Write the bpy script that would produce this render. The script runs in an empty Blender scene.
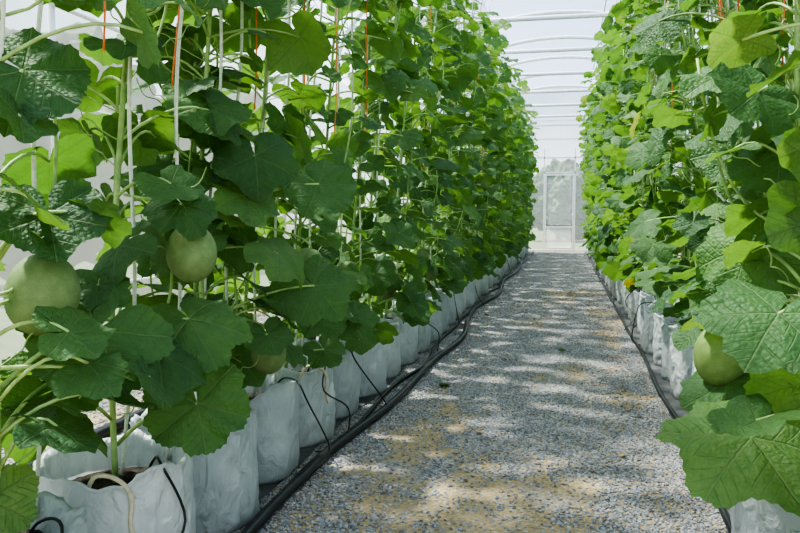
import bpy, math, random
from mathutils import Vector, noise
R = random.Random(7)
D = bpy.data
C = bpy.context.scene.collection
pi = math.pi

# ------------------------------------------------------------ materials
def newmat(name):
    m = D.materials.new(name); m.use_nodes = True
    nt = m.node_tree
    for n in list(nt.nodes): nt.nodes.remove(n)
    out = nt.nodes.new('ShaderNodeOutputMaterial')
    return m, nt, out
def N(nt, t, **kw):
    n = nt.nodes.new(t)
    for k, v in kw.items():
        if k.startswith('i_'):
            key = k[2:]
            key = int(key) if key.isdigit() else key.replace('_', ' ')
            n.inputs[key].default_value = v
        else: setattr(n, k, v)
    return n
def M(nt, op, a, b=None, c=None):
    n = nt.nodes.new('ShaderNodeMath'); n.operation = op
    for i, v in enumerate((a, b, c)):
        if v is None: continue
        if isinstance(v, (int, float)): n.inputs[i].default_value = v
        else: nt.links.new(v, n.inputs[i])
    return n.outputs[0]
def mixc(nt, fac, a, b, bt='MIX'):
    n = nt.nodes.new('ShaderNodeMix'); n.data_type = 'RGBA'; n.blend_type = bt
    for idx, v in ((0, fac), (6, a), (7, b)):
        if isinstance(v, (int, float, tuple)): n.inputs[idx].default_value = v
        else: nt.links.new(v, n.inputs[idx])
    return n.outputs[2]
def ramp(nt, fac, stops):
    n = nt.nodes.new('ShaderNodeValToRGB'); nt.links.new(fac, n.inputs[0])
    e = n.color_ramp.elements
    while len(e) < len(stops): e.new(0.5)
    for el, (p, c) in zip(e, stops): el.position = p; el.color = c
    return n.outputs[0]
def simple(name, col, rough=0.5, metal=0.0, nscale=20, var=0.15, bump=0.0, detail=4):
    m, nt, out = newmat(name)
    tc = N(nt, 'ShaderNodeTexCoord')
    no = N(nt, 'ShaderNodeTexNoise', i_Scale=nscale, i_Detail=detail)
    nt.links.new(tc.outputs['Object'], no.inputs['Vector'])
    c = ramp(nt, no.outputs[0], [(0.3, tuple(x*(1-var) for x in col)+(1,)), (0.7, tuple(min(1, x*(1+var)) for x in col)+(1,))])
    p = N(nt, 'ShaderNodeBsdfPrincipled', i_Roughness=rough, i_Metallic=metal)
    nt.links.new(c, p.inputs['Base Color'])
    if bump:
        b = N(nt, 'ShaderNodeBump', i_Strength=bump, i_Distance=0.02)
        nt.links.new(no.outputs[0], b.inputs['Height']); nt.links.new(b.outputs[0], p.inputs['Normal'])
    nt.links.new(p.outputs[0], out.inputs[0])
    return m

def leaf_material():
    m, nt, out = newmat('melon_leaf')
    L = nt.links
    uv = N(nt, 'ShaderNodeUVMap'); uv.uv_map = 'UVMap'
    sp = N(nt, 'ShaderNodeSeparateXYZ'); L.new(uv.outputs[0], sp.inputs[0])
    x, y = sp.outputs[0], sp.outputs[1]
    ang = M(nt, 'ARCTAN2', x, y)
    r = M(nt, 'SQRT', M(nt, 'ADD', M(nt, 'MULTIPLY', x, x), M(nt, 'MULTIPLY', y, y)))
    a = M(nt, 'MULTIPLY', ang, 5.8/(2*pi))
    d = M(nt, 'ABSOLUTE', M(nt, 'SUBTRACT', a, M(nt, 'ROUND', a)))
    lat = M(nt, 'MULTIPLY', M(nt, 'MULTIPLY', d, 2*pi/5.8), r)
    mr = N(nt, 'ShaderNodeMapRange'); mr.inputs[1].default_value = 0.006; mr.inputs[2].default_value = 0.024
    mr.inputs[3].default_value = 1; mr.inputs[4].default_value = 0
    L.new(lat, mr.inputs[0])
    s = M(nt, 'FRACT', M(nt, 'SUBTRACT', M(nt, 'MULTIPLY', r, 6.5), M(nt, 'MULTIPLY', lat, 6.0)))
    s = M(nt, 'ABSOLUTE', M(nt, 'SUBTRACT', s, 0.5))
    mr2 = N(nt, 'ShaderNodeMapRange'); mr2.inputs[1].default_value = 0.015; mr2.inputs[2].default_value = 0.10
    mr2.inputs[3].default_value = 0.5; mr2.inputs[4].default_value = 0
    L.new(s, mr2.inputs[0])
    vein = M(nt, 'MAXIMUM', mr.outputs[0], mr2.outputs[0])
    tone = N(nt, 'ShaderNodeAttribute'); tone.attribute_name = 'tone'
    tc = N(nt, 'ShaderNodeTexCoord')
    no = N(nt, 'ShaderNodeTexNoise', i_Scale=28.0, i_Detail=4.0); L.new(tc.outputs['Object'], no.inputs['Vector'])
    vo = N(nt, 'ShaderNodeTexVoronoi', i_Scale=90.0); L.new(tc.outputs['Object'], vo.inputs['Vector'])
    f = M(nt, 'ADD', tone.outputs['Fac'], M(nt, 'MULTIPLY', M(nt, 'SUBTRACT', no.outputs[0], 0.5), 0.45))
    base = ramp(nt, f, [(0.0, (0.036, 0.098, 0.042, 1)), (0.45, (0.080, 0.178, 0.060, 1)), (0.8, (0.145, 0.265, 0.082, 1)), (1.0, (0.27, 0.35, 0.10, 1))])
    base = mixc(nt, M(nt, 'MULTIPLY', vein, 0.55), base, (0.26, 0.38, 0.17, 1))
    geo = N(nt, 'ShaderNodeNewGeometry')
    base = mixc(nt, M(nt, 'MULTIPLY', geo.outputs['Backfacing'], 0.45), base, (0.17, 0.28, 0.12, 1))
    tr = ramp(nt, f, [(0.0, (0.13, 0.30, 0.035, 1)), (0.6, (0.23, 0.43, 0.055, 1)), (1.0, (0.42, 0.50, 0.08, 1))])
    tr = mixc(nt, M(nt, 'MULTIPLY', vein, 0.45), tr, (0.08, 0.16, 0.03, 1))
    p = N(nt, 'ShaderNodeBsdfPrincipled', i_Roughness=0.56)
    p.inputs['Specular IOR Level'].default_value = 0.38
    L.new(base, p.inputs['Base Color'])
    t = N(nt, 'ShaderNodeBsdfTranslucent'); L.new(tr, t.inputs[0])
    bh = M(nt, 'SUBTRACT', M(nt, 'ADD', M(nt, 'MULTIPLY', M(nt, 'SUBTRACT', 1.0, vo.outputs['Distance']), 0.8), M(nt, 'MULTIPLY', no.outputs[0], 1.6)), vein)
    b = N(nt, 'ShaderNodeBump', i_Strength=0.75, i_Distance=0.006)
    L.new(bh, b.inputs['Height']); L.new(b.outputs[0], p.inputs['Normal'])
    ms = N(nt, 'ShaderNodeMixShader'); ms.inputs[0].default_value = 0.35
    L.new(p.outputs[0], ms.inputs[1]); L.new(t.outputs[0], ms.inputs[2]); L.new(ms.outputs[0], out.inputs[0])
    return m

def film_material(name, transp, col=(0.93, 0.95, 0.97), tint=(0.95, 0.97, 1.0), trl=0.7):
    m, nt, out = newmat(name); L = nt.links
    tc = N(nt, 'ShaderNodeTexCoord')
    no = N(nt, 'ShaderNodeTexNoise', i_Scale=1.3, i_Detail=5.0); L.new(tc.outputs['Object'], no.inputs['Vector'])
    c = ramp(nt, no.outputs[0], [(0.3, tuple(k*0.88 for k in col)+(1,)), (0.7, col+(1,))])
    d = N(nt, 'ShaderNodeBsdfDiffuse'); L.new(c, d.inputs[0])
    t = N(nt, 'ShaderNodeBsdfTranslucent'); L.new(c, t.inputs[0])
    m1 = N(nt, 'ShaderNodeMixShader'); m1.inputs[0].default_value = trl
    L.new(d.outputs[0], m1.inputs[1]); L.new(t.outputs[0], m1.inputs[2])
    tp = N(nt, 'ShaderNodeBsdfTransparent'); tp.inputs[0].default_value = tint+(1,)
    m2 = N(nt, 'ShaderNodeMixShader'); m2.inputs[0].default_value = transp
    L.new(m1.outputs[0], m2.inputs[1]); L.new(tp.outputs[0], m2.inputs[2]); L.new(m2.outputs[0], out.inputs[0])
    return m

def bag_material():
    m, nt, out = newmat('white_grow_bag_plastic'); L = nt.links
    tc = N(nt, 'ShaderNodeTexCoord')
    no = N(nt, 'ShaderNodeTexNoise', i_Scale=6.0, i_Detail=6.0); L.new(tc.outputs['Object'], no.inputs['Vector'])
    sp = N(nt, 'ShaderNodeSeparateXYZ'); L.new(tc.outputs['Object'], sp.inputs[0])
    c = ramp(nt, no.outputs[0], [(0.3, (0.60, 0.66, 0.67, 1)), (0.65, (0.82, 0.86, 0.86, 1))])
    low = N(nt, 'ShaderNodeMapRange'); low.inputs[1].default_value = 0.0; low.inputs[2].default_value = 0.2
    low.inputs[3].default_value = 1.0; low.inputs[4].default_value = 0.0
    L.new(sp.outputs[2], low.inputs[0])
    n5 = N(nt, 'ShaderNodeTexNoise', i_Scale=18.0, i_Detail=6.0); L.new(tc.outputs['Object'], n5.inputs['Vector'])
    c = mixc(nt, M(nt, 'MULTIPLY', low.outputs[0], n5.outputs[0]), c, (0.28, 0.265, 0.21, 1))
    oi = N(nt, 'ShaderNodeObjectInfo')
    c = mixc(nt, M(nt, 'MULTIPLY', oi.outputs['Random'], 0.45), c, (0.46, 0.54, 0.56, 1))
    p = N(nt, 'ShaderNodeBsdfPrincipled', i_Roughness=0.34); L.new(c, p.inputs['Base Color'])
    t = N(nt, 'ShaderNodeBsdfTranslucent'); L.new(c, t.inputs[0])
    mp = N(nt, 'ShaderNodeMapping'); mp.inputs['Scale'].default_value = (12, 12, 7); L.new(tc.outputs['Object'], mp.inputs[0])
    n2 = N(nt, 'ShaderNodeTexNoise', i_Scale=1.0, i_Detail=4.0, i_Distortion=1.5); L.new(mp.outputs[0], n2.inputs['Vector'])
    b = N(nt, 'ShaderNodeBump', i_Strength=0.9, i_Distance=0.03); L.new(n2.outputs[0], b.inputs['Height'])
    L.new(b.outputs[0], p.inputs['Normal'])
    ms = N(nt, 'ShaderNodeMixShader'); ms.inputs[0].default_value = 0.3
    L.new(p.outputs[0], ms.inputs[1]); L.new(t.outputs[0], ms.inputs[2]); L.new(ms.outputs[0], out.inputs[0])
    return m

def stone_material():
    m, nt, out = newmat('crushed_gravel_stone'); L = nt.links
    oi = N(nt, 'ShaderNodeObjectInfo')
    c = ramp(nt, oi.outputs['Random'], [(0.0, (0.16, 0.165, 0.18, 1)), (0.3, (0.28, 0.29, 0.305, 1)), (0.68, (0.37, 0.375, 0.38, 1)), (0.88, (0.49, 0.485, 0.465, 1)), (1.0, (0.42, 0.355, 0.26, 1))])
    p = N(nt, 'ShaderNodeBsdfPrincipled', i_Roughness=0.85); L.new(c, p.inputs['Base Color'])
    L.new(p.outputs[0], out.inputs[0])
    return m

def ground_material():
    m, nt, out = newmat('gravel_and_sand'); L = nt.links
    tc = N(nt, 'ShaderNodeTexCoord')
    v = N(nt, 'ShaderNodeTexVoronoi', i_Scale=60.0); L.new(tc.outputs['Object'], v.inputs['Vector'])
    no = N(nt, 'ShaderNodeTexNoise', i_Scale=1.4, i_Detail=5.0); L.new(tc.outputs['Object'], no.inputs['Vector'])
    sp = N(nt, 'ShaderNodeSeparateXYZ'); L.new(v.outputs['Color'], sp.inputs[0])
    g = ramp(nt, sp.outputs[0], [(0.0, (0.17, 0.18, 0.195, 1)), (0.6, (0.30, 0.305, 0.31, 1)), (1.0, (0.40, 0.395, 0.385, 1))])
    n3 = N(nt, 'ShaderNodeTexNoise', i_Scale=60.0, i_Detail=4.0); L.new(tc.outputs['Object'], n3.inputs['Vector'])
    s = ramp(nt, n3.outputs[0], [(0.3, (0.32, 0.24, 0.135, 1)), (0.7, (0.52, 0.415, 0.255, 1))])
    f = ramp(nt, no.outputs[0], [(0.32, (0, 0, 0, 1)), (0.44, (1, 1, 1, 1))])
    c = mixc(nt, f, g, s)
    p = N(nt, 'ShaderNodeBsdfPrincipled', i_Roughness=0.9); L.new(c, p.inputs['Base Color'])
    b = N(nt, 'ShaderNodeBump', i_Strength=0.8, i_Distance=0.012); b.invert = True
    L.new(v.outputs['Distance'], b.inputs['Height']); L.new(b.outputs[0], p.inputs['Normal'])
    L.new(p.outputs[0], out.inputs[0])
    return m

def melon_material(name, c1, c2):
    m, nt, out = newmat(name); L = nt.links
    tc = N(nt, 'ShaderNodeTexCoord')
    v = N(nt, 'ShaderNodeTexVoronoi', i_Scale=14.0); v.feature = 'DISTANCE_TO_EDGE'
    no = N(nt, 'ShaderNodeTexNoise', i_Scale=3.0, i_Detail=4.0)
    L.new(tc.outputs['Object'], v.inputs['Vector']); L.new(tc.outputs['Object'], no.inputs['Vector'])
    c = ramp(nt, no.outputs[0], [(0.3, c1+(1,)), (0.7, c2+(1,))])
    net = ramp(nt, v.outputs[0], [(0.0, (0.25, 0.25, 0.25, 1)), (0.06, (0, 0, 0, 1))])
    c = mixc(nt, net, c, (0.42, 0.48, 0.30, 1))
    p = N(nt, 'ShaderNodeBsdfPrincipled', i_Roughness=0.62); L.new(c, p.inputs['Base Color'])
    p.inputs['Specular IOR Level'].default_value = 0.3
    L.new(p.outputs[0], out.inputs[0])
    return m

MAT_LEAF = leaf_material()
MAT_STEM = simple('green_vine_stem', (0.34, 0.49, 0.18), 0.5, nscale=30, var=0.25)
MAT_STRING = simple('white_twine', (0.72, 0.77, 0.66), 0.8, nscale=80, var=0.12)
MAT_RED = simple('orange_red_twine', (0.85, 0.22, 0.08), 0.8, nscale=80)
MAT_BAG = bag_material()
MAT_SOIL = simple('dark_potting_soil', (0.03, 0.02, 0.013), 0.95, nscale=60, var=0.6, bump=1.0)
MAT_HOSE = simple('black_rubber', (0.016, 0.016, 0.018), 0.4, nscale=15, var=0.4)
MAT_MAT = simple('dark_ground_sheet', (0.075, 0.078, 0.08), 0.7, nscale=9, var=0.5, bump=0.4)
MAT_STEEL = simple('galvanised_steel', (0.78, 0.80, 0.84), 0.45, 0.0, nscale=12, var=0.08)
MAT_WPAINT = simple('white_painted_frame', (0.85, 0.86, 0.87), 0.5, nscale=5, var=0.06)
MAT_STONE = stone_material()
MAT_GROUND = ground_material()
MAT_GRASS = simple('outdoor_grass', (0.10, 0.15, 0.06), 0.9, nscale=3, var=0.4, bump=0.5)
MAT_ROOF = film_material('greenhouse_roof_film', 0.68, (0.68, 0.77, 0.92), (0.88, 0.94, 1.0))
MAT_WALL = film_material('greenhouse_wall_net', 0.55, (0.56, 0.60, 0.59), (0.82, 0.88, 0.86), 0.6)
MAT_GABLE = film_material('greenhouse_gable_film', 0.70, (0.74, 0.77, 0.82))
MAT_MELON = melon_material('pale_green_melon_rind', (0.15, 0.24, 0.09), (0.22, 0.31, 0.13))
MAT_MELON_Y = melon_material('yellow_green_melon_rind', (0.16, 0.26, 0.07), (0.23, 0.33, 0.11))
MAT_FLOWER = simple('yellow_petal', (0.95, 0.68, 0.04), 0.5, nscale=30)
MAT_TREE = simple('tree_foliage', (0.075, 0.125, 0.06), 0.8, nscale=4, var=0.6, bump=1)
MAT_BARK = simple('tree_bark', (0.16, 0.11, 0.07), 0.9, nscale=10, var=0.3)
MAT_ROPE = simple('cream_cloth_tie', (0.62, 0.57, 0.42), 0.8, nscale=60)
MAT_DRY = simple('dry_leaf', (0.34, 0.24, 0.12), 0.8, nscale=30, var=0.3)

# ------------------------------------------------------------ mesh builder
class MB:
    def __init__(s): s.v = []; s.f = []; s.uv = {}; s.tone = []
    def add(s, verts, faces, uvs=None, tone=0.5):
        o = len(s.v); s.v.extend(verts)
        s.f.extend([tuple(i+o for i in f) for f in faces])
        if uvs:
            for i, u in enumerate(uvs): s.uv[o+i] = u
        s.tone.extend([tone]*len(verts))
    def tube(s, pts, rad, n=6, cap=True, tone=0.5):
        pts = [Vector(p) for p in pts]; k = len(pts)
        rr = rad if isinstance(rad, (list, tuple)) else [rad]*k
        vs = []; fs = []; up = None
        for i, p in enumerate(pts):
            t = (pts[min(i+1, k-1)]-pts[max(i-1, 0)])
            if t.length < 1e-9: t = Vector((0, 0, 1))
            t.normalize()
            if up is None:
                up = Vector((0, 0, 1)) if abs(t.z) < 0.9 else Vector((1, 0, 0))
            a = up-t*up.dot(t)
            if a.length < 1e-6: a = t.orthogonal()
            a.normalize(); up = a; b = t.cross(a)
            for j in range(n):
                an = 2*pi*j/n
                vs.append(p+(a*math.cos(an)+b*math.sin(an))*rr[i])
        for i in range(k-1):
            for j in range(n):
                fs.append((i*n+j, i*n+(j+1) % n, (i+1)*n+(j+1) % n, (i+1)*n+j))
        if cap:
            fs.append(tuple(range(n-1, -1, -1))); fs.append(tuple((k-1)*n+j for j in range(n)))
        s.add(vs, fs, tone=tone)
    def box(s, c, d):
        x, y, z = c; a, b, e = d[0]/2, d[1]/2, d[2]/2
        vs = [Vector((x+i*a, y+j*b, z+k*e)) for i in (-1, 1) for j in (-1, 1) for k in (-1, 1)]
        s.add(vs, [(0, 1, 3, 2), (4, 6, 7, 5), (0, 4, 5, 1), (2, 3, 7, 6), (0, 2, 6, 4), (1, 5, 7, 3)])
    def mesh(s, name, mat, smooth=True):
        me = D.meshes.new(name); me.from_pydata([tuple(v) for v in s.v], [], s.f)
        if s.uv:
            l = me.uv_layers.new(name='UVMap')
            vi = [0]*len(me.loops); me.loops.foreach_get('vertex_index', vi)
            dat = []
            for i in vi: dat.extend(s.uv.get(i, (0.0, 0.4)))
            l.data.foreach_set('uv', dat)
            at = me.attributes.new('tone', 'FLOAT', 'POINT'); at.data.foreach_set('value', s.tone)
        me.materials.append(mat)
        if smooth: me.polygons.foreach_set('use_smooth', [True]*len(me.polygons))
        me.update(); return me
def obj(name, data, loc=(0, 0, 0), rot=(0, 0, 0), parent=None, label=None, cat=None, group=None, kind=None, scale=None):
    o = D.objects.new(name, data); C.objects.link(o)
    o.location = loc; o.rotation_euler = rot
    if scale: o.scale = scale
    if parent: o.parent = parent
    if label: o['label'] = label
    if cat: o['category'] = cat
    if group: o['group'] = group
    if kind: o['kind'] = kind
    return o
def bez(a, b, c, n=6):
    a, b, c = Vector(a), Vector(b), Vector(c)
    return [a*(1-t)**2+b*2*t*(1-t)+c*t*t for t in [i/n for i in range(n+1)]]
def spline(pts, k=6):
    pts = [Vector(p) for p in pts]; out = []
    for i in range(len(pts)-1):
        p0 = pts[max(0, i-1)]; p1 = pts[i]; p2 = pts[i+1]; p3 = pts[min(len(pts)-1, i+2)]
        for q in range(k):
            t = q/k
            out.append(0.5*((2*p1)+(p2-p0)*t+(2*p0-5*p1+4*p2-p3)*t*t+(3*p1-p0-3*p2+p3)*t**3))
    out.append(pts[-1]); return out

# ------------------------------------------------------------ leaf
def leaf(mb, org, T, Nn, size, rng, nseg=44, tone=None):
    """broad shallow-lobed ruffled cucurbit leaf, petiole joins at org"""
    T = T.normalized(); Nn = (Nn-T*Nn.dot(T)).normalized(); S = T.cross(Nn)
    rings = (0.2, 0.4, 0.58, 0.74, 0.88, 1.0)
    lim = pi*0.972
    k1 = rng.uniform(-0.08, 0.28); k2 = rng.uniform(-0.16, 0.16); ph = rng.uniform(0, 6.28); wv = rng.uniform(0.04, 0.11)
    lob = rng.uniform(0.05, 0.095); asp = rng.uniform(1.0, 1.18); ruf = rng.uniform(0.035, 0.085)
    bend = rng.uniform(-0.15, 0.15)
    vs = [Vector(org)]; uvs = [(0, 0)]; fs = []
    rad = size*0.56
    for q in rings:
        for i in range(nseg+1):
            th = -lim+2*lim*i/nseg
            cc = math.cos(5.8*th)
            f = 1+lob*(cc-0.42*cc*cc)-0.05*(abs(th)/pi)
            f += 0.022*math.sin(17*th+ph)+0.018*math.sin(11*th+2*ph)
            nt_ = (pi-abs(th))/(pi*0.2)
            if nt_ < 1: f *= 0.36+0.64*math.sin(min(1, nt_)*pi/2)
            if q == 1.0: f *= 1+(0.020 if i % 2 else -0.018)
            rr = f*q
            x = math.sin(th)*rr*asp; y = math.cos(th)*rr
            z = -k1*rr*rr-k2*abs(x)*1.2+wv*rr*rr*math.sin(3*th+ph)+0.04*rr*math.sin(5*th+ph*2)*q
            z += ruf*(rr**3)*math.sin(9*th+ph*3)
            z -= 0.052*q*cc*(1.1-0.55*q)
            z += 0.018*math.sin(10*x+ph)*math.sin(10*y+ph*2)*min(1, 2*q)
            z += bend*x*y
            if y > 0: z -= 0.25*k1*y*y
            vs.append(vs[0]+(S*x+T*y+Nn*z)*rad); uvs.append((x, y))
    m = nseg+1
    for i in range(nseg): fs.append((0, 1+i, 2+i))
    for k in range(len(rings)-1):
        for i in range(nseg):
            a = 1+k*m+i
            fs.append((a, a+m, a+m+1, a+1))
    fs = [tuple(reversed(f)) for f in fs]
    if tone is None: tone = min(1, max(0, rng.gauss(0.42, 0.17)))
    mb.add(vs, fs, uvs, tone)

def curl(mb, p, d, rng):
    pts = []; d = Vector(d).normalized(); s = d.orthogonal().normalized(); u = d.cross(s); L = rng.uniform(.12, .3)
    w = rng.uniform(16, 26)
    for i in range(28):
        t = i/27; rr = 0.02*max(0, t-0.3)
        pts.append(Vector(p)+d*(L*t)+(s*math.cos(t*w)+u*math.sin(t*w))*rr+Vector((0, 0, 0.07*t*t)))
    mb.tube(pts, 0.0021, 4, False)

def plant_variant(seed, height, low):
    rng = random.Random(seed)
    st = MB(); lv = MB(); fruit = []
    ph = rng.uniform(0, 6)
    def sp(z): return Vector((0.03*math.sin(z*2.3+ph), 0.03*math.cos(z*3.1+ph), z))
    n = 60
    st.tube([sp(height*i/n) for i in range(n+1)], [0.0095-0.004*i/n for i in range(n+1)], 7)
    for q in range(7):
        z0 = rng.uniform(0.2, height-0.8); a = rng.uniform(0, 6.28)
        d = Vector((math.cos(a), math.sin(a), 0))
        st.tube(bez(sp(z0), sp(z0)+d*0.25, sp(z0)+d*rng.uniform(.1, .3)+Vector((0, 0, rng.uniform(.3, .7))), 10), 0.0045, 5)
    z = 0.04 if low else 0.18; k = 0
    while z < height-0.03:
        t = z/height
        for rep in range(2 if rng.random() < (0.95 if low else .82) else 1):
            side = 0 if (k+rep) % 2 else pi
            a = side+rng.gauss(0, 0.85)
            L = rng.uniform(0.13, 0.36)
            if rep: L *= 0.6
            p0 = sp(z); rise = rng.uniform(-0.02, 0.12)
            if low:
                if z < .3: L = rng.uniform(.2, .34); rise = rng.uniform(.02, .12)
            elif z < 0.42:
                L = min(L, .25); rise = rng.uniform(0.06, 0.14)
            d = Vector((math.cos(a), math.sin(a), 0))
            p2 = p0+d*L+Vector((0, 0, rise))
            p1 = p0+d*L*0.55+Vector((0, 0, rise*1.15+0.04))
            st.tube(bez(p0, p1, p2, 6), [0.0052, 0.005, 0.0048, 0.0045, 0.0042, 0.004, 0.0038], 5)
            pt = rng.uniform(0.0, 1.15)
            if z < 0.42: pt = rng.uniform(.4, 1.2) if low else rng.uniform(0, .6)
            a2 = a+rng.gauss(0, 0.5)
            T = Vector((math.cos(a2)*math.cos(pt), math.sin(a2)*math.cos(pt), -math.sin(pt)))
            Nn = Vector((math.cos(a2)*math.sin(pt), math.sin(a2)*math.sin(pt), math.cos(pt)))
            S = T.cross(Nn); ro = rng.gauss(0, 0.4)
            Nn = Nn*math.cos(ro)+S*math.sin(ro)
            size = (0.235-0.05*t)*rng.uniform(0.5, 1.18)
            if rep: size *= 0.85
            leaf(lv, p2, T, Nn, size, rng, 34, min(1, max(0, rng.gauss(0.34+0.12*t, 0.17))))
        if rng.random() < 0.8:
            a = rng.uniform(0, 6.28); curl(st, sp(z), (math.cos(a), math.sin(a), 0.3), rng)
        if rng.random() < 0.5 and 0.35 < z < 1.2 and len(fruit) < 1:
            fruit.append((0.12*rng.choice((-1, 1)), rng.uniform(-0.08, 0.08), z))
        z += rng.uniform(0.068, 0.092); k += 1
    return st.mesh('stem', MAT_STEM), lv.mesh('leaves', MAT_LEAF), fruit, sp

def melon_mesh(mat):
    mb = MB(); n = 28; m = 18; vs = []; fs = []
    for i in range(m+1):
        t = pi*i/m
        for j in range(n):
            a = 2*pi*j/n
            r = math.sin(t)*(1+0.012*math.cos(a*10)); z = math.cos(t)*1.2
            z -= 0.10*math.exp(-(t/0.25)**2)
            vs.append(Vector((r*math.cos(a), r*math.sin(a), z-1.10)))
    for i in range(m):
        for j in range(n):
            fs.append((i*n+j, (i+1)*n+j, (i+1)*n+(j+1) % n, i*n+(j+1) % n))
    mb.add(vs, fs); return mb.mesh('melon', mat)
MEL = melon_mesh(MAT_MELON); MELY = melon_mesh(MAT_MELON_Y)
def add_melon(root, loc, r, mesh=None, stemtop=None, label=None):
    o = obj('melon', mesh or MEL, loc, (R.uniform(-.2, .2), R.uniform(-.2, .2), R.uniform(0, 6)), root, label, scale=(r, r, r))
    mb = MB()
    st = Vector(stemtop) if stemtop else Vector((0, 0, loc[2]+0.1))
    e = (st-Vector(loc))
    mb.tube(bez((0, 0, -0.002), (0, 0, 0.06), e, 6), 0.0045, 6)
    s = obj('fruit_stalk', mb.mesh('fruit_stalk', MAT_STEM), loc, (0, 0, 0), root)
    return o

# ------------------------------------------------------------ bag variants
def bag_variant(seed):
    H = 0.375; mb = MB(); n = 96; vs = []; fs = []
    prof = [(0.0, 0.0), (0.19, 0.0), (0.211, 0.007)]
    z = 0.022
    while z < H:
        b = 0.219+0.006*math.sin(min(1, z/0.2)*pi/2)-0.002*max(0, (z-.2)/.17)
        prof.append((b, z)); z += 0.0145
    nr = len(prof)
    prof += [(0.227, H), (0.224, H+0.006), (0.213, H-0.006), (0.209, H-0.04), (0.207, H-0.09)]
    for k, (r, z) in enumerate(prof):
        for j in range(n):
            a = 2*pi*j/n; c, s = math.cos(a), math.sin(a)
            t = z/H
            d = noise.noise(Vector((c*1.7, s*1.7, z*3+seed*7.3)))*0.020
            w = Vector((c*3.0+0.6*noise.noise(Vector((c*2, s*2, z*9+seed))), s*3.0, z*8+seed*3.1))
            d -= (0.5-min(.5, abs(noise.noise(w))*1.8))*0.013
            w2 = Vector((c*6+z*7, s*6-z*5, z*13+seed*1.7))
            d -= (0.4-min(.4, abs(noise.noise(w2))*1.8))*0.010
            d -= abs(noise.noise(Vector((c*8, s*8, z*3+seed))))*0.018*max(0, t-.6)/.4
            rr = (r+d) if r > 0.01 else 0
            zz = z
            if t > .7: zz += (t-.7)/.3*(noise.noise(Vector((c*1.8, s*1.8, seed*5.0)))*0.055+noise.noise(Vector((c*8, s*8, seed*5.0)))*0.012)
            if k >= nr+2: rr -= abs(noise.noise(Vector((c*5, s*5, seed*9.0))))*0.03
            vs.append(Vector((rr*c, rr*s, max(0, zz))))
    for k in range(len(prof)-1):
        for j in range(n):
            fs.append((k*n+j, k*n+(j+1) % n, (k+1)*n+(j+1) % n, (k+1)*n+j))
    mb.add(vs, fs); bag = mb.mesh('bag_wall', MAT_BAG)
    mb = MB(); vs = [Vector((0, 0, 0.335))]; fs = []; m = 30
    for k in range(1, 9):
        for j in range(m):
            a = 2*pi*j/m; r = 0.205*k/8
            z = 0.328+noise.noise(Vector((r*math.cos(a)*30, r*math.sin(a)*30, seed)))*0.02-0.03*(k/8)**3
            vs.append(Vector((r*math.cos(a), r*math.sin(a), z)))
    for j in range(m): fs.append((0, 1+j, 1+(j+1) % m))
    for k in range(7):
        for j in range(m):
            fs.append((1+k*m+j, 1+(k+1)*m+j, 1+(k+1)*m+(j+1) % m, 1+k*m+(j+1) % m))
    mb.add(vs, fs); return bag, mb.mesh('soil', MAT_SOIL)
BAGS = [bag_variant(i+1) for i in range(7)]
PLANTS = [plant_variant(100+i, 3.2+0.1*(i % 4), False) for i in range(7)]
PLANTS_LOW = [plant_variant(200+i, 3.2+0.1*(i % 4), True) for i in range(9)]

def drip_mesh(sign, seed):
    rng = random.Random(seed*3+1); mb = MB(); u = rng.uniform
    w = u(-.25, .25)
    top = u(.395, .43)
    pts = [Vector((sign*u(.25, .36), w, 0.02)), Vector((sign*u(.26, .33), w+u(-.12, .12), u(.05, .18))), Vector((sign*u(.245, .28), u(-.14, .14), u(.24, .33))), Vector((sign*0.222, u(-.08, .13), top)), Vector((sign*0.13, u(.0, .1), top-.015)), Vector((sign*0.08, 0.03, 0.315))]
    mb.tube(spline(pts), 0.0038, 6)
    return mb.mesh('drip_tube', MAT_HOSE)
DRIP = {s: [drip_mesh(s, i) for i in range(10)] for s in (-1, 1)}
LEAN = 0.055
def string_mesh(seed, mat, r, h):
    mb = MB(); n = 90; rng = random.Random(seed); ph = rng.uniform(0, 6)
    mb.tube([(0.012*math.sin(z*5+ph), 0.012*math.cos(z*4+ph), z) for z in [h*i/n for i in range(n+1)]], r, 5)
    return mb.mesh('support_string', mat)
WIREZ = 3.9
STR = [string_mesh(i, MAT_STRING, 0.006, WIREZ-0.33) for i in range(4)]
STRR = [string_mesh(i, MAT_RED, 0.0028, WIREZ-1.5) for i in range(2)]

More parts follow.
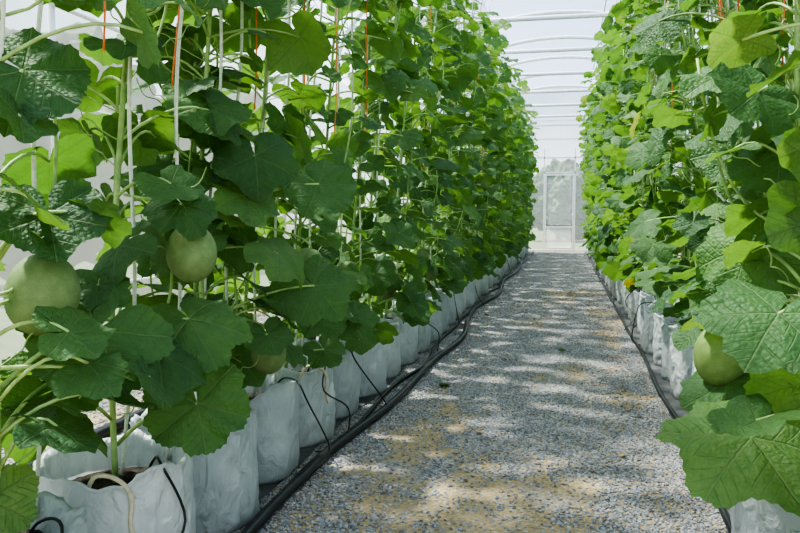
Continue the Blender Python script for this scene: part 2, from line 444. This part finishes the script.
SP = 0.52
rowL = [(-1.30+R.uniform(-.03, .03), 2.05+SP*i+R.uniform(-.02, .02)) for i in range(-1, 43)]
rowR = [(min(0.87, 0.74+0.035*max(0, i))+R.uniform(-.03, .03), 2.33+SP*i+R.uniform(-.02, .02)) for i in range(-1, 42)]
roots = {}
def vine(x, y, sg, variant, flip=None):
    stm, lvm, fr, sp = variant
    p = obj('melon_plant', None, (x, y, 0.325),
            label='tall climbing melon vine with broad lobed green leaves in white bag', cat='melon plant', group='melon vines trained up strings')
    p.rotation_mode = 'ZYX'
    if flip is None: flip = R.random() < 0.5
    p.rotation_euler = (0, sg*LEAN, (pi if flip else 0)+R.uniform(-.3, .3))
    zs = R.uniform(0.94, 1.03)
    obj('stem', stm, parent=p, scale=(1, 1, zs)); obj('leaves', lvm, parent=p, scale=(1, 1, zs))
    return p
for side, row in (('l', rowL), ('r', rowR)):
    sg = 1 if side == 'l' else -1
    for idx, (x, y) in enumerate(row):
        i = idx-1
        if side == 'r' and i == 0: x -= .03
        bm, sm = BAGS[R.randrange(7)]
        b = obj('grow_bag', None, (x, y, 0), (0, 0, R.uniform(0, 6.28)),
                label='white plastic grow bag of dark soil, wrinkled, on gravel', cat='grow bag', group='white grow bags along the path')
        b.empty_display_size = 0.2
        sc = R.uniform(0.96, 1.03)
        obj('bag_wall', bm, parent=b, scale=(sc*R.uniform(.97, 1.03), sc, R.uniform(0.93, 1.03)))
        obj('soil', sm, parent=b, scale=(sc*0.96, sc*0.96, 0.97), label='dark crumbly potting soil')
        if side == 'l' and i >= 4 or side == 'r' and i >= 11:
            var = PLANTS_LOW[(idx*7+(4 if side == 'r' else 0)) % 9]
        else:
            var = PLANTS[(idx*3+(2 if side == 'r' else 0)) % 7]
        p = vine(x, y, sg, var)
        for (fx, fy, fz) in var[2]:
            if i >= 3 or side == 'r' and i > 1: add_melon(p, (fx, fy, fz), R.uniform(0.05, 0.066), stemtop=(0, 0, fz+0.08))
        roots[(side, i)] = p
        obj('support_string', STR[R.randrange(4)], (x+0.02, y+R.uniform(-.02, .02), 0.33), (0, sg*LEAN, 0),
            label='white twine running up the melon vine to overhead wire', cat='string', group='plant support strings')
        if i < 5:
            obj('support_string', STR[R.randrange(4)], (x+R.uniform(-.08, .1), y+R.uniform(.12, .18), 0.33), (0, sg*LEAN, 0),
                label='white twine running up beside the melon vine', cat='string', group='plant support strings')
        if i % 2 == 0 or i < 4:
            obj('support_string', STRR[R.randrange(2)], (x+R.uniform(-.05, .15)*sg+sg*.06, y+0.2, 1.5), (R.uniform(-.02, .02), sg*LEAN, 0),
                label='thin orange-red twine hanging from overhead wire', cat='string', group='orange support strings')
        if side == 'l' and i == 1:   # two vines share this bag
            vine(x-.11, y+.12, sg, PLANTS[(idx*3+4) % 7])
        if side == 'l' and (R.random() < (0.6 if i < 8 else .3) or i in (0, 2)) or side == 'r' and i > 3 and R.random() < 0.12:
            obj('drip_tube', DRIP[sg][R.randrange(10)], (x, y, 0), (0, 0, R.uniform(-.45, .45)),
                label='thin black drip tube looping from hose into grow bag', cat='tube', group='black drip tubes')
bpy.context.view_layer.update()

# ------------------------------------------------------------ larger individual leaves
def world_to_root(p, root):
    return root.matrix_world.inverted() @ Vector(p)
def hero(key, ctr, T, Nn, size, tone, seed):
    root = roots[key]; rng = random.Random(seed)
    T = Vector(T).normalized(); ctr = Vector(ctr)
    org = ctr-T*size*0.12
    q = root.matrix_world.to_3x3().inverted()
    lo = world_to_root(org, root)
    lv = MB(); leaf(lv, (0, 0, 0), q@T, q@Vector(Nn), size, rng, 90, tone)
    obj('leaf', lv.mesh('leaf', MAT_LEAF), lo, (0, 0, 0), root)
    base = Vector((0, 0, max(0.05, lo.z-0.16)))
    st = MB(); mid = (lo+base)/2+Vector((0, 0, 0.07))
    st.tube(bez(base, mid, lo, 10), [0.0066-0.0002*i for i in range(11)], 8)
    obj('leaf_stalk', st.mesh('leaf_stalk', MAT_STEM), (0, 0, 0), (0, 0, 0), root)
NL = (0.45, -0.62, 0.65); NR = (-0.35, -0.6, 0.72)
H = [
 (('l', -1), (-1.14, 1.68, .80), (-.2, -.5, -.35), (0.4, -0.5, 0.8), .31, .45, 1),
 (('l', 0), (-1.02, 2.01, .79), (.5, -.3, -.4), NL, .28, .5, 2),
 (('l', -1), (-1.25, 1.70, .66), (.2, -.2, -.6), NL, .22, .5, 3),
 (('l', 0), (-1.0, 1.99, .545), (.25, -.2, -.8), (0.35, -0.85, 0.4), .25, .42, 4),
 (('r', 0), (.43, 2.0, .54), (-.5, -.5, -.3), (-.15, -.55, .85), .34, .72, 5),
 (('r', 0), (.52, 2.458, .984), (-.3, -.2, -.6), NR, .29, .58, 6),
 (('l', -1), (-1.14, 1.56, 1.085), (.3, -.3, -.5), NL, .22, .15, 7),
 (('l', -1), (-1.14, 1.52, 1.4), (.5, .1, -.35), (0.2, -0.6, 0.6), .25, .12, 8),
 (('l', 1), (-.88, 2.79, 1.2), (.5, -.1, -.4), NL, .26, .4, 9),
 (('l', 1), (-.89, 2.76, .82), (.6, -.1, -.5), NL, .27, .45, 10),
 (('r', 0), (.44, 2.475, 1.516), (-.5, -.2, -.15), (-.2, -.45, .85), .26, .5, 11),
 (('r', 0), (.59, 2.39, 1.26), (-.2, -.5, -.6), NR, .25, .38, 12),
 (('l', -1), (-1.28, 1.50, .43), (.1, -.3, -.9), (.4, -.8, .35), .19, .8, 14),
 (('l', 2), (-.98, 3.1, .68), (.5, -.2, -.5), NL, .22, .35, 16),
 (('l', 3), (-.98, 3.6, .60), (.5, -.2, -.5), NL, .22, .45, 17),
 (('l', 2), (-1.02, 3.25, .50), (.6, -.2, -.6), NL, .17, .35, 18),
 (('l', 0), (-1.03, 1.99, 1.12), (.5, -.2, -.5), NL, .17, .2, 20),
 (('l', 1), (-.99, 2.5, .68), (.4, -.3, -.5), NL, .15, .4, 21),
]
for h in H: hero(*h)
def hm(key, w, r, mesh=None, label=None):
    root = roots[key]; l = world_to_root(Vector(w)+Vector((0, 0, r)), root)
    add_melon(root, tuple(l), r, mesh, stemtop=(0, 0, l.z+0.08), label=label)
hm(('l', 0), (-1.06, 2.08, 1.00), .072, label='pale green netted melon hanging from vine')
hm(('l', -1), (-1.20, 1.63, .92), .084, label='pale green netted melon hanging from vine')
hm(('l', 1), (-1.06, 2.68, .60), .065, label='green netted melon low on the vine')
hm(('l', 2), (-1.02, 3.05, .9), .065)
hm(('r', 0), (.47, 2.42, .70), .080, MELY, 'yellow-green melon hanging low by the path')
fm = MB()
for k in range(5):
    a = 2*pi*k/5; c = Vector((math.cos(a), math.sin(a), 0)); s = Vector((-c.y, c.x, 0))
    fm.add([Vector((0, 0, 0)), c*0.02-s*0.011+Vector((0, 0, .008)), c*0.032+Vector((0, 0, .006)), c*0.02+s*0.011+Vector((0, 0, .008)), c*0.02+Vector((0, 0, .004))], [(0, 1, 4), (1, 2, 4), (2, 3, 4), (3, 0, 4)])
FM = fm.mesh('flower', MAT_FLOWER)
root = roots[('r', 3)]
obj('flower', FM, world_to_root((.31, 3.95, .77), root), (1.0, 0.3, 0), root, 'yellow five-petalled melon blossom')

for (x, y, a) in ((-1.30, 2.05, -1.0), (-1.30, 3.6, -0.7)):
    mb = MB(); c, s = math.cos(a), math.sin(a)
    pts = [(x+c*q[0]-s*q[1], y+s*q[0]+c*q[1], q[2]) for q in ((.19, -.08, .34), (.21, -.06, .395), (.228, -.02, .40), (.245, .02, .375), (.243, .035, .33), (.243, .03, .27), (.252, .04, .22))]
    mb.tube(spline(pts, 3), .007, 6)
    obj('bag_tie', mb.mesh('bag_tie', MAT_ROPE), label='cream cloth tie knotted over rim of white grow bag', cat='tie', group='cloth bag ties')

# ------------------------------------------------------------ ground, gravel
mb = MB(); mb.add([Vector(p) for p in ((-3.7, -4, 0), (3.3, -4, 0), (3.3, 26.3, 0), (-3.7, 26.3, 0))], [(0, 1, 2, 3)])
obj('floor', mb.mesh('floor', MAT_GROUND, False), kind='structure', label='grey gravel ground with sandy patches')
mb = MB(); mb.add([Vector(p) for p in ((-40, -10, -.03), (40, -10, -.03), (40, 80, -.03), (-40, 80, -.03))], [(0, 1, 2, 3)])
obj('lawn', mb.mesh('lawn', MAT_GRASS, False), label='green grass surrounding the greenhouse', cat='grass', kind='stuff')
def stone_group(name, smin, smax):
    ng = D.node_groups.new(name, 'GeometryNodeTree')
    ng.interface.new_socket('Geometry', in_out='INPUT', socket_type='NodeSocketGeometry')
    ng.interface.new_socket('Geometry', in_out='OUTPUT', socket_type='NodeSocketGeometry')
    nd = ng.nodes; l = ng.links
    gi = nd.new('NodeGroupInput'); go = nd.new('NodeGroupOutput')
    m2p = nd.new('GeometryNodeMeshToPoints')
    ico = nd.new('GeometryNodeMeshIcoSphere'); ico.inputs['Radius'].default_value = 1; ico.inputs['Subdivisions'].default_value = 1
    tr = nd.new('GeometryNodeTransform'); tr.inputs['Scale'].default_value = (1.15, 0.85, 0.55)
    sm = nd.new('GeometryNodeSetMaterial'); sm.inputs['Material'].default_value = MAT_STONE
    iop = nd.new('GeometryNodeInstanceOnPoints')
    rr = nd.new('FunctionNodeRandomValue'); rr.data_type = 'FLOAT_VECTOR'; rr.inputs[0].default_value = (-0.6, -0.6, 0); rr.inputs[1].default_value = (0.6, 0.6, 6.28)
    rs = nd.new('FunctionNodeRandomValue'); rs.data_type = 'FLOAT_VECTOR'; rs.inputs[0].default_value = (smin,)*3; rs.inputs[1].default_value = (smax,)*3
    rs.inputs['Seed'].default_value = 5
    l.new(gi.outputs[0], m2p.inputs[0]); l.new(m2p.outputs[0], iop.inputs['Points'])
    l.new(ico.outputs[0], tr.inputs[0]); l.new(tr.outputs[0], sm.inputs[0]); l.new(sm.outputs[0], iop.inputs['Instance'])
    l.new(rr.outputs[0], iop.inputs['Rotation']); l.new(rs.outputs[0], iop.inputs['Scale'])
    l.new(iop.outputs[0], go.inputs[0])
    return ng
SPOTS = [(-.5, 2.85, .48, .48), (-.1, 3.15, .28, .38), (-.68, 3.8, .2, .6), (.38, 4.6, .16, .5), (.0, 5.4, .22, .45), (.42, 6.4, .16, .9), (-.3, 8, .25, .7), (.42, 9, .16, 1.6), (0, 11, .3, 1.2)]
def gravel(nm, x0, x1, y0, y1, dens, smin, smax, z=0.004, thin=True, label=''):
    n = int((x1-x0)*(y1-y0)*dens); vs = []
    for _ in range(n):
        x = R.uniform(x0, x1); y = R.uniform(y0, y1)
        if thin:
            q = noise.noise(Vector((x*1.6, y*0.9, 3.3)))*.3+0.42*noise.noise(Vector((x*6, y*5, 1.3)))
            for (sx, sy, rx, ry) in SPOTS: q += 0.42*math.exp(-((x-sx)/rx)**2-((y-sy)/ry)**2)
            if q > 0.22 and R.random() < min(0.84, (q-0.22)*4): continue
        vs.append((x, y, z*R.random()))
    me = D.meshes.new(nm); me.from_pydata(vs, [], [])
    o = obj(nm, me, label=label, cat='gravel', kind='stuff')
    md = o.modifiers.new('stones', 'NODES'); md.node_group = stone_group(nm, smin, smax)
gravel('path_gravel', -1.16, 0.70, 1.6, 8, 8800, 0.004, 0.0102, label='blue-grey crushed gravel covering the path')
gravel('far_path_gravel', -1.12, 0.70, 8, 25.5, 2900, 0.0065, 0.014, label='blue-grey crushed gravel on the receding path')
gravel('side_gravel', -3.4, -1.5, 1.2, 9, 1700, 0.006, 0.015, label='grey gravel behind the grow bags')

for x0, x1, nm in ((-1.62, -1.13, 'l'), (0.60, 1.12, 'r')):
    mb = MB(); vs = []; fs = []; ny = 200
    for j in range(ny+1):
        y = 0.8+23.6*j/ny
        for i in range(7):
            x = x0+(x1-x0)*i/6+noise.noise(Vector((y*1.5, i*0.1, x0)))*0.04
            vs.append(Vector((x, y, 0.010+0.004*noise.noise(Vector((x*9, y*6, 0))))))
    for j in range(ny):
        for i in range(6): fs.append((j*7+i, j*7+i+1, (j+1)*7+i+1, (j+1)*7+i))
    mb.add(vs, fs)
    obj('ground_sheet', mb.mesh('ground_sheet', MAT_MAT), label='dark woven ground sheet under row of grow bags', cat='ground sheet', group='ground sheets')
def hose(fx, r, lab, y0=0.8, y1=24.3, z=None):
    mb = MB(); n = 260
    mb.tube([(fx(y), y, (r if z is None else z)+0.008) for y in [y0+(y1-y0)*i/n for i in range(n+1)]], r, 12)
    obj('irrigation_hose', mb.mesh('irrigation_hose', MAT_HOSE), label=lab, cat='hose', group='irrigation hoses')
hose(lambda y: -0.955+0.12*noise.noise(Vector((y*.5, 0, 0)))+.03*math.sin(y*1.3)-0.08*max(0, 3-y), 0.022, 'thick black irrigation hose lying along white grow bags')
hose(lambda y: -1.045+0.09*noise.noise(Vector((y*.8, 5, 0))), 0.012, 'thin black water line beside the thick hose')
hose(lambda y: 0.595+0.02*noise.noise(Vector((y*.7, 8, 0)))-.03*max(0, 3.5-y), 0.013, 'black irrigation hose along the path edge')
hose(lambda y: -2.2+0.05*noise.noise(Vector((y*.7, 11, 0))), 0.03, 'black irrigation hose on gravel behind the vines')
hose(lambda y: -2.05+0.09*noise.noise(Vector((y*.6, 15, 0))), 0.014, 'thin black water line on gravel behind the vines')

# ------------------------------------------------------------ greenhouse shell
XL, XR, CX, EZ, RZ, Y0, Y1 = -3.6, 3.2, -0.2, 3.3, 5.3, -2.0, 26.0
HW = (XR-XL)/2
def roofz(x): return EZ+(RZ-EZ)*math.sqrt(max(0, 1-((x-CX)/HW)**2))
mb = MB(); n = 40; vs = []; fs = []; ny = 28
xs = [CX-HW*math.cos(pi*i/n) for i in range(n+1)]
for j in range(ny+1):
    y = Y0+(Y1-Y0)*j/ny
    for x in xs: vs.append(Vector((x, y, roofz(x)+0.045)))
for j in range(ny):
    for i in range(n): fs.append((j*(n+1)+i, j*(n+1)+i+1, (j+1)*(n+1)+i+1, (j+1)*(n+1)+i))
mb.add(vs, fs); obj('ceiling', mb.mesh('ceiling', MAT_ROOF), kind='structure', label='curved translucent white plastic roof film')
for nm, x in (('wall_left', XL-.04), ('wall_right', XR+.04)):
    mb = MB(); mb.add([Vector(p) for p in ((x, Y0, 0), (x, Y1, 0), (x, Y1, EZ), (x, Y0, EZ))], [(0, 1, 2, 3)])
    obj(nm, mb.mesh(nm, MAT_WALL, False), kind='structure', label='translucent white insect net side wall')
dx0, dx1, dz = -0.68, 0.26, 2.5
mb = MB(); yy = Y1+.04
def poly(ps): mb.add([Vector(p) for p in ps], [tuple(range(len(ps)))])
poly([(XL, yy, 0), (dx0, yy, 0), (dx0, yy, EZ), (XL, yy, EZ)]); poly([(dx1, yy, 0), (XR, yy, 0), (XR, yy, EZ), (dx1, yy, EZ)])
poly([(dx0, yy, dz), (dx1, yy, dz), (dx1, yy, EZ), (dx0, yy, EZ)])
poly([(x, yy, roofz(x)) for x in xs])
obj('wall_back', mb.mesh('wall_back', MAT_GABLE, False), kind='structure', label='translucent gable end wall of greenhouse')
for y in [Y0+2.333*i for i in range(13)]:
    mb = MB()
    mb.tube([(x, y, roofz(x)) for x in xs], 0.042, 8)
    mb.tube([(XL+.25, y, 4.05), (XR-.25, y, 4.05)], 0.036, 8)
    for q in (-1.6, 1.6): mb.tube([(CX+q, y, 4.05), (CX+q*0.75, y, roofz(CX+q*0.75))], 0.014, 8)
    obj('roof_arch', mb.mesh('roof_arch', MAT_STEEL), label='galvanised steel tube roof arch with horizontal tie bar', cat='roof arch', group='roof arches')
    for x in (XL, XR):
        mb = MB(); mb.tube([(0, 0, 0), (0, 0, EZ)], 0.027, 10); mb.tube([(0, 0, 0), (0, 0, .02)], 0.06, 12)
        obj('steel_post', mb.mesh('steel_post', MAT_STEEL), (x, y, 0), label='galvanised steel greenhouse side post', cat='post', group='side posts')
for x in (XL+.03, XR-.03):
    for z in (0.55, 1.15, 1.9, 2.6):
        mb = MB(); mb.tube([(x, Y0, z), (x, Y1, z)], 0.018, 8)
        obj('side_rail', mb.mesh('side_rail', MAT_STEEL), label='horizontal steel pipe along the netted side wall', cat='pipe', group='side wall rails')
for q in (-2.4, 0.9, 2.4):
    mb = MB(); x = CX+q; mb.tube([(x, Y0, roofz(x)-.02), (x, Y1, roofz(x)-.02)], 0.016, 8)
    obj('roof_purlin', mb.mesh('roof_purlin', MAT_STEEL), label='lengthwise steel pipe under the roof film', cat='pipe', group='roof purlins')
for x in (-1.10, 0.66):
    mb = MB(); mb.tube([(x, Y0, WIREZ), (x, Y1, WIREZ)], 0.004, 6)
    obj('overhead_wire', mb.mesh('overhead_wire', MAT_STEEL), label='steel wire above vine row carrying the strings', cat='wire', group='overhead wires')
mb = MB()
for z in (3.0, 3.6, 4.2, 4.7): mb.box((CX, Y1, z), (2*HW*(1 if z < 3.4 else .85-.35*(z-3.6)), .05, .05))
for x in (-2.3, dx0-.02, dx1+.02, 1.7): mb.box((x, Y1, 1.65), (.04, .05, 3.3))
mb.box(((dx0+dx1)/2, Y1, dz+.02), (dx1-dx0+.1, .05, .05))
for x in (-1.9, 1.5): mb.box((x, Y1, (3.3+roofz(x))/2), (.04, .04, roofz(x)-3.3))
obj('trim_1', mb.mesh('trim_1', MAT_WPAINT, False), kind='structure', label='white painted gable framing around the door')
mb = MB(); w = dx1-dx0; cx = (dx0+dx1)/2
for x in (dx0+.03, dx1-.03): mb.box((x, Y1, dz/2), (.05, .045, dz-.04))
for z in (.05, .75, dz-.05): mb.box((cx, Y1, z), (w-.11, .045, .05))
dr = obj('door_1', mb.mesh('door_1', MAT_WPAINT, False), kind='structure', label='white framed greenhouse door with clear panes')
mb = MB(); mb.box((cx, Y1, .4), (w-.14, .012, .66)); obj('lower_panel', mb.mesh('lower_panel', film_material('milky_pane', 0.65), False), parent=dr)
mb = MB(); mb.box((cx, Y1, 1.6), (w-.14, .006, 1.6)); obj('upper_pane', mb.mesh('upper_pane', film_material('clear_pane', 0.82), False), parent=dr)
mb = MB(); mb.tube([(dx1-.05, Y1-.03, 1.05), (dx1-.05, Y1-.08, 1.06), (dx1-.05, Y1-.08, 1.18), (dx1-.05, Y1-.03, 1.19)], .009, 8)
obj('handle', mb.mesh('handle', MAT_STEEL), parent=dr)

# trees outside
def blob(seed, r):
    import bmesh
    bm = bmesh.new(); bmesh.ops.create_icosphere(bm, subdivisions=5, radius=1)
    for v in bm.verts:
        d = 1+.35*noise.noise(v.co*1.5+Vector((seed, 0, 0)))+.18*noise.noise(v.co*5+Vector((seed, 0, 0)))+.1*noise.noise(v.co*14)
        v.co *= d*r
    me = D.meshes.new('crown'); bm.to_mesh(me); bm.free(); me.materials.append(MAT_TREE); return me
for i, (x, y, r) in enumerate(((-5.5, 38, 1.7), (-.3, 36, 1.55), (4.9, 38, 1.7), (-8, 5.6, 1.8), (-8, 10.8, 1.8), (-8, .4, 1.8), (-8, 16, 1.8))):
    t = obj('tree', None, (x, y, -.03), label='leafy green tree standing outside the greenhouse', cat='tree', group='trees outside')
    mb = MB(); mb.tube([(0, 0, 0), (.05, 0, 1), (0, .05, 2)], [.16, .12, .1], 10); obj('trunk', mb.mesh('trunk', MAT_BARK), parent=t)
    obj('crown', blob(i*3.7, r), (0, 0, r+.3), parent=t)

for (x, y, s) in ((-.02, 6.4, .045), (-.75, 4.9, .05)):
    mb = MB(); rg = random.Random(int(y*10))
    for q in range(7):
        a = q*0.9; T = Vector((math.cos(a), math.sin(a), .35)); leaf(mb, T*0.015, T, Vector((0, 0, 1)), s*rg.uniform(.6, 1), rg, 16, .7)
    obj('weed', mb.mesh('weed', MAT_LEAF), (x, y, .012), label='small green weed sprouting in gravel path', cat='weed', group='weeds in the path')
rg = random.Random(5)
for q in range(16):
    x = rg.choice((rg.uniform(-.9, -.6), rg.uniform(.2, .55), rg.uniform(-.6, .3))); y = rg.uniform(2.6, 9)
    mb = MB(); leaf(mb, (0, 0, 0), Vector((1, 0, 0)), Vector((0, 0, 1)), rg.uniform(.02, .04), rg, 12, .5)
    obj('fallen_leaf', mb.mesh('fallen_leaf', MAT_DRY), (x, y, .016), (rg.uniform(-.3, .3), rg.uniform(-.3, .3), rg.uniform(0, 6)),
        label='small dry brown leaf scrap lying on gravel', cat='leaf', group='dry leaf scraps')

# ------------------------------------------------------------ light, world, camera
w = D.worlds.new('World'); bpy.context.scene.world = w; w.use_nodes = True
nt = w.node_tree; bg = nt.nodes['Background']
sky = nt.nodes.new('ShaderNodeTexSky'); sky.sky_type = 'NISHITA'; sky.sun_disc = False
sky.sun_elevation = math.radians(58); sky.sun_rotation = math.radians(-75); sky.air_density = 1.0; sky.dust_density = 2.0
tc = nt.nodes.new('ShaderNodeTexCoord'); no = nt.nodes.new('ShaderNodeTexNoise'); no.inputs['Scale'].default_value = 3; no.inputs['Detail'].default_value = 6
nt.links.new(tc.outputs['Generated'], no.inputs['Vector'])
cl = ramp(nt, no.outputs[0], [(0.42, (0, 0, 0, 1)), (0.66, (1, 1, 1, 1))])
mx = mixc(nt, cl, sky.outputs[0], (7.4, 7.8, 8.4, 1))
nt.links.new(mx, bg.inputs[0]); bg.inputs[1].default_value = 0.21
s = D.lights.new('sun', 'SUN'); s.energy = 9.5; s.angle = math.radians(3.4); s.color = (1, .94, .82)
so = D.objects.new('sun', s); C.objects.link(so)
d = Vector((-math.cos(math.radians(62))*0.93, 0.37*math.cos(math.radians(62)), math.sin(math.radians(62))))
so.rotation_euler = d.to_track_quat('Z', 'Y').to_euler(); so.location = (-5, 5, 12)
cam = D.cameras.new('camera'); cam.lens = 35; cam.sensor_width = 36; cam.clip_end = 200
co = D.objects.new('camera', cam); C.objects.link(co)
co.location = (0, 0, 1.1); co.rotation_euler = (math.radians(90-3.7), 0, math.radians(12))
bpy.context.scene.camera = co
vs_ = bpy.context.scene.view_settings
vs_.view_transform = 'AgX'; vs_.look = 'AgX - High Contrast'; vs_.exposure = 0.45
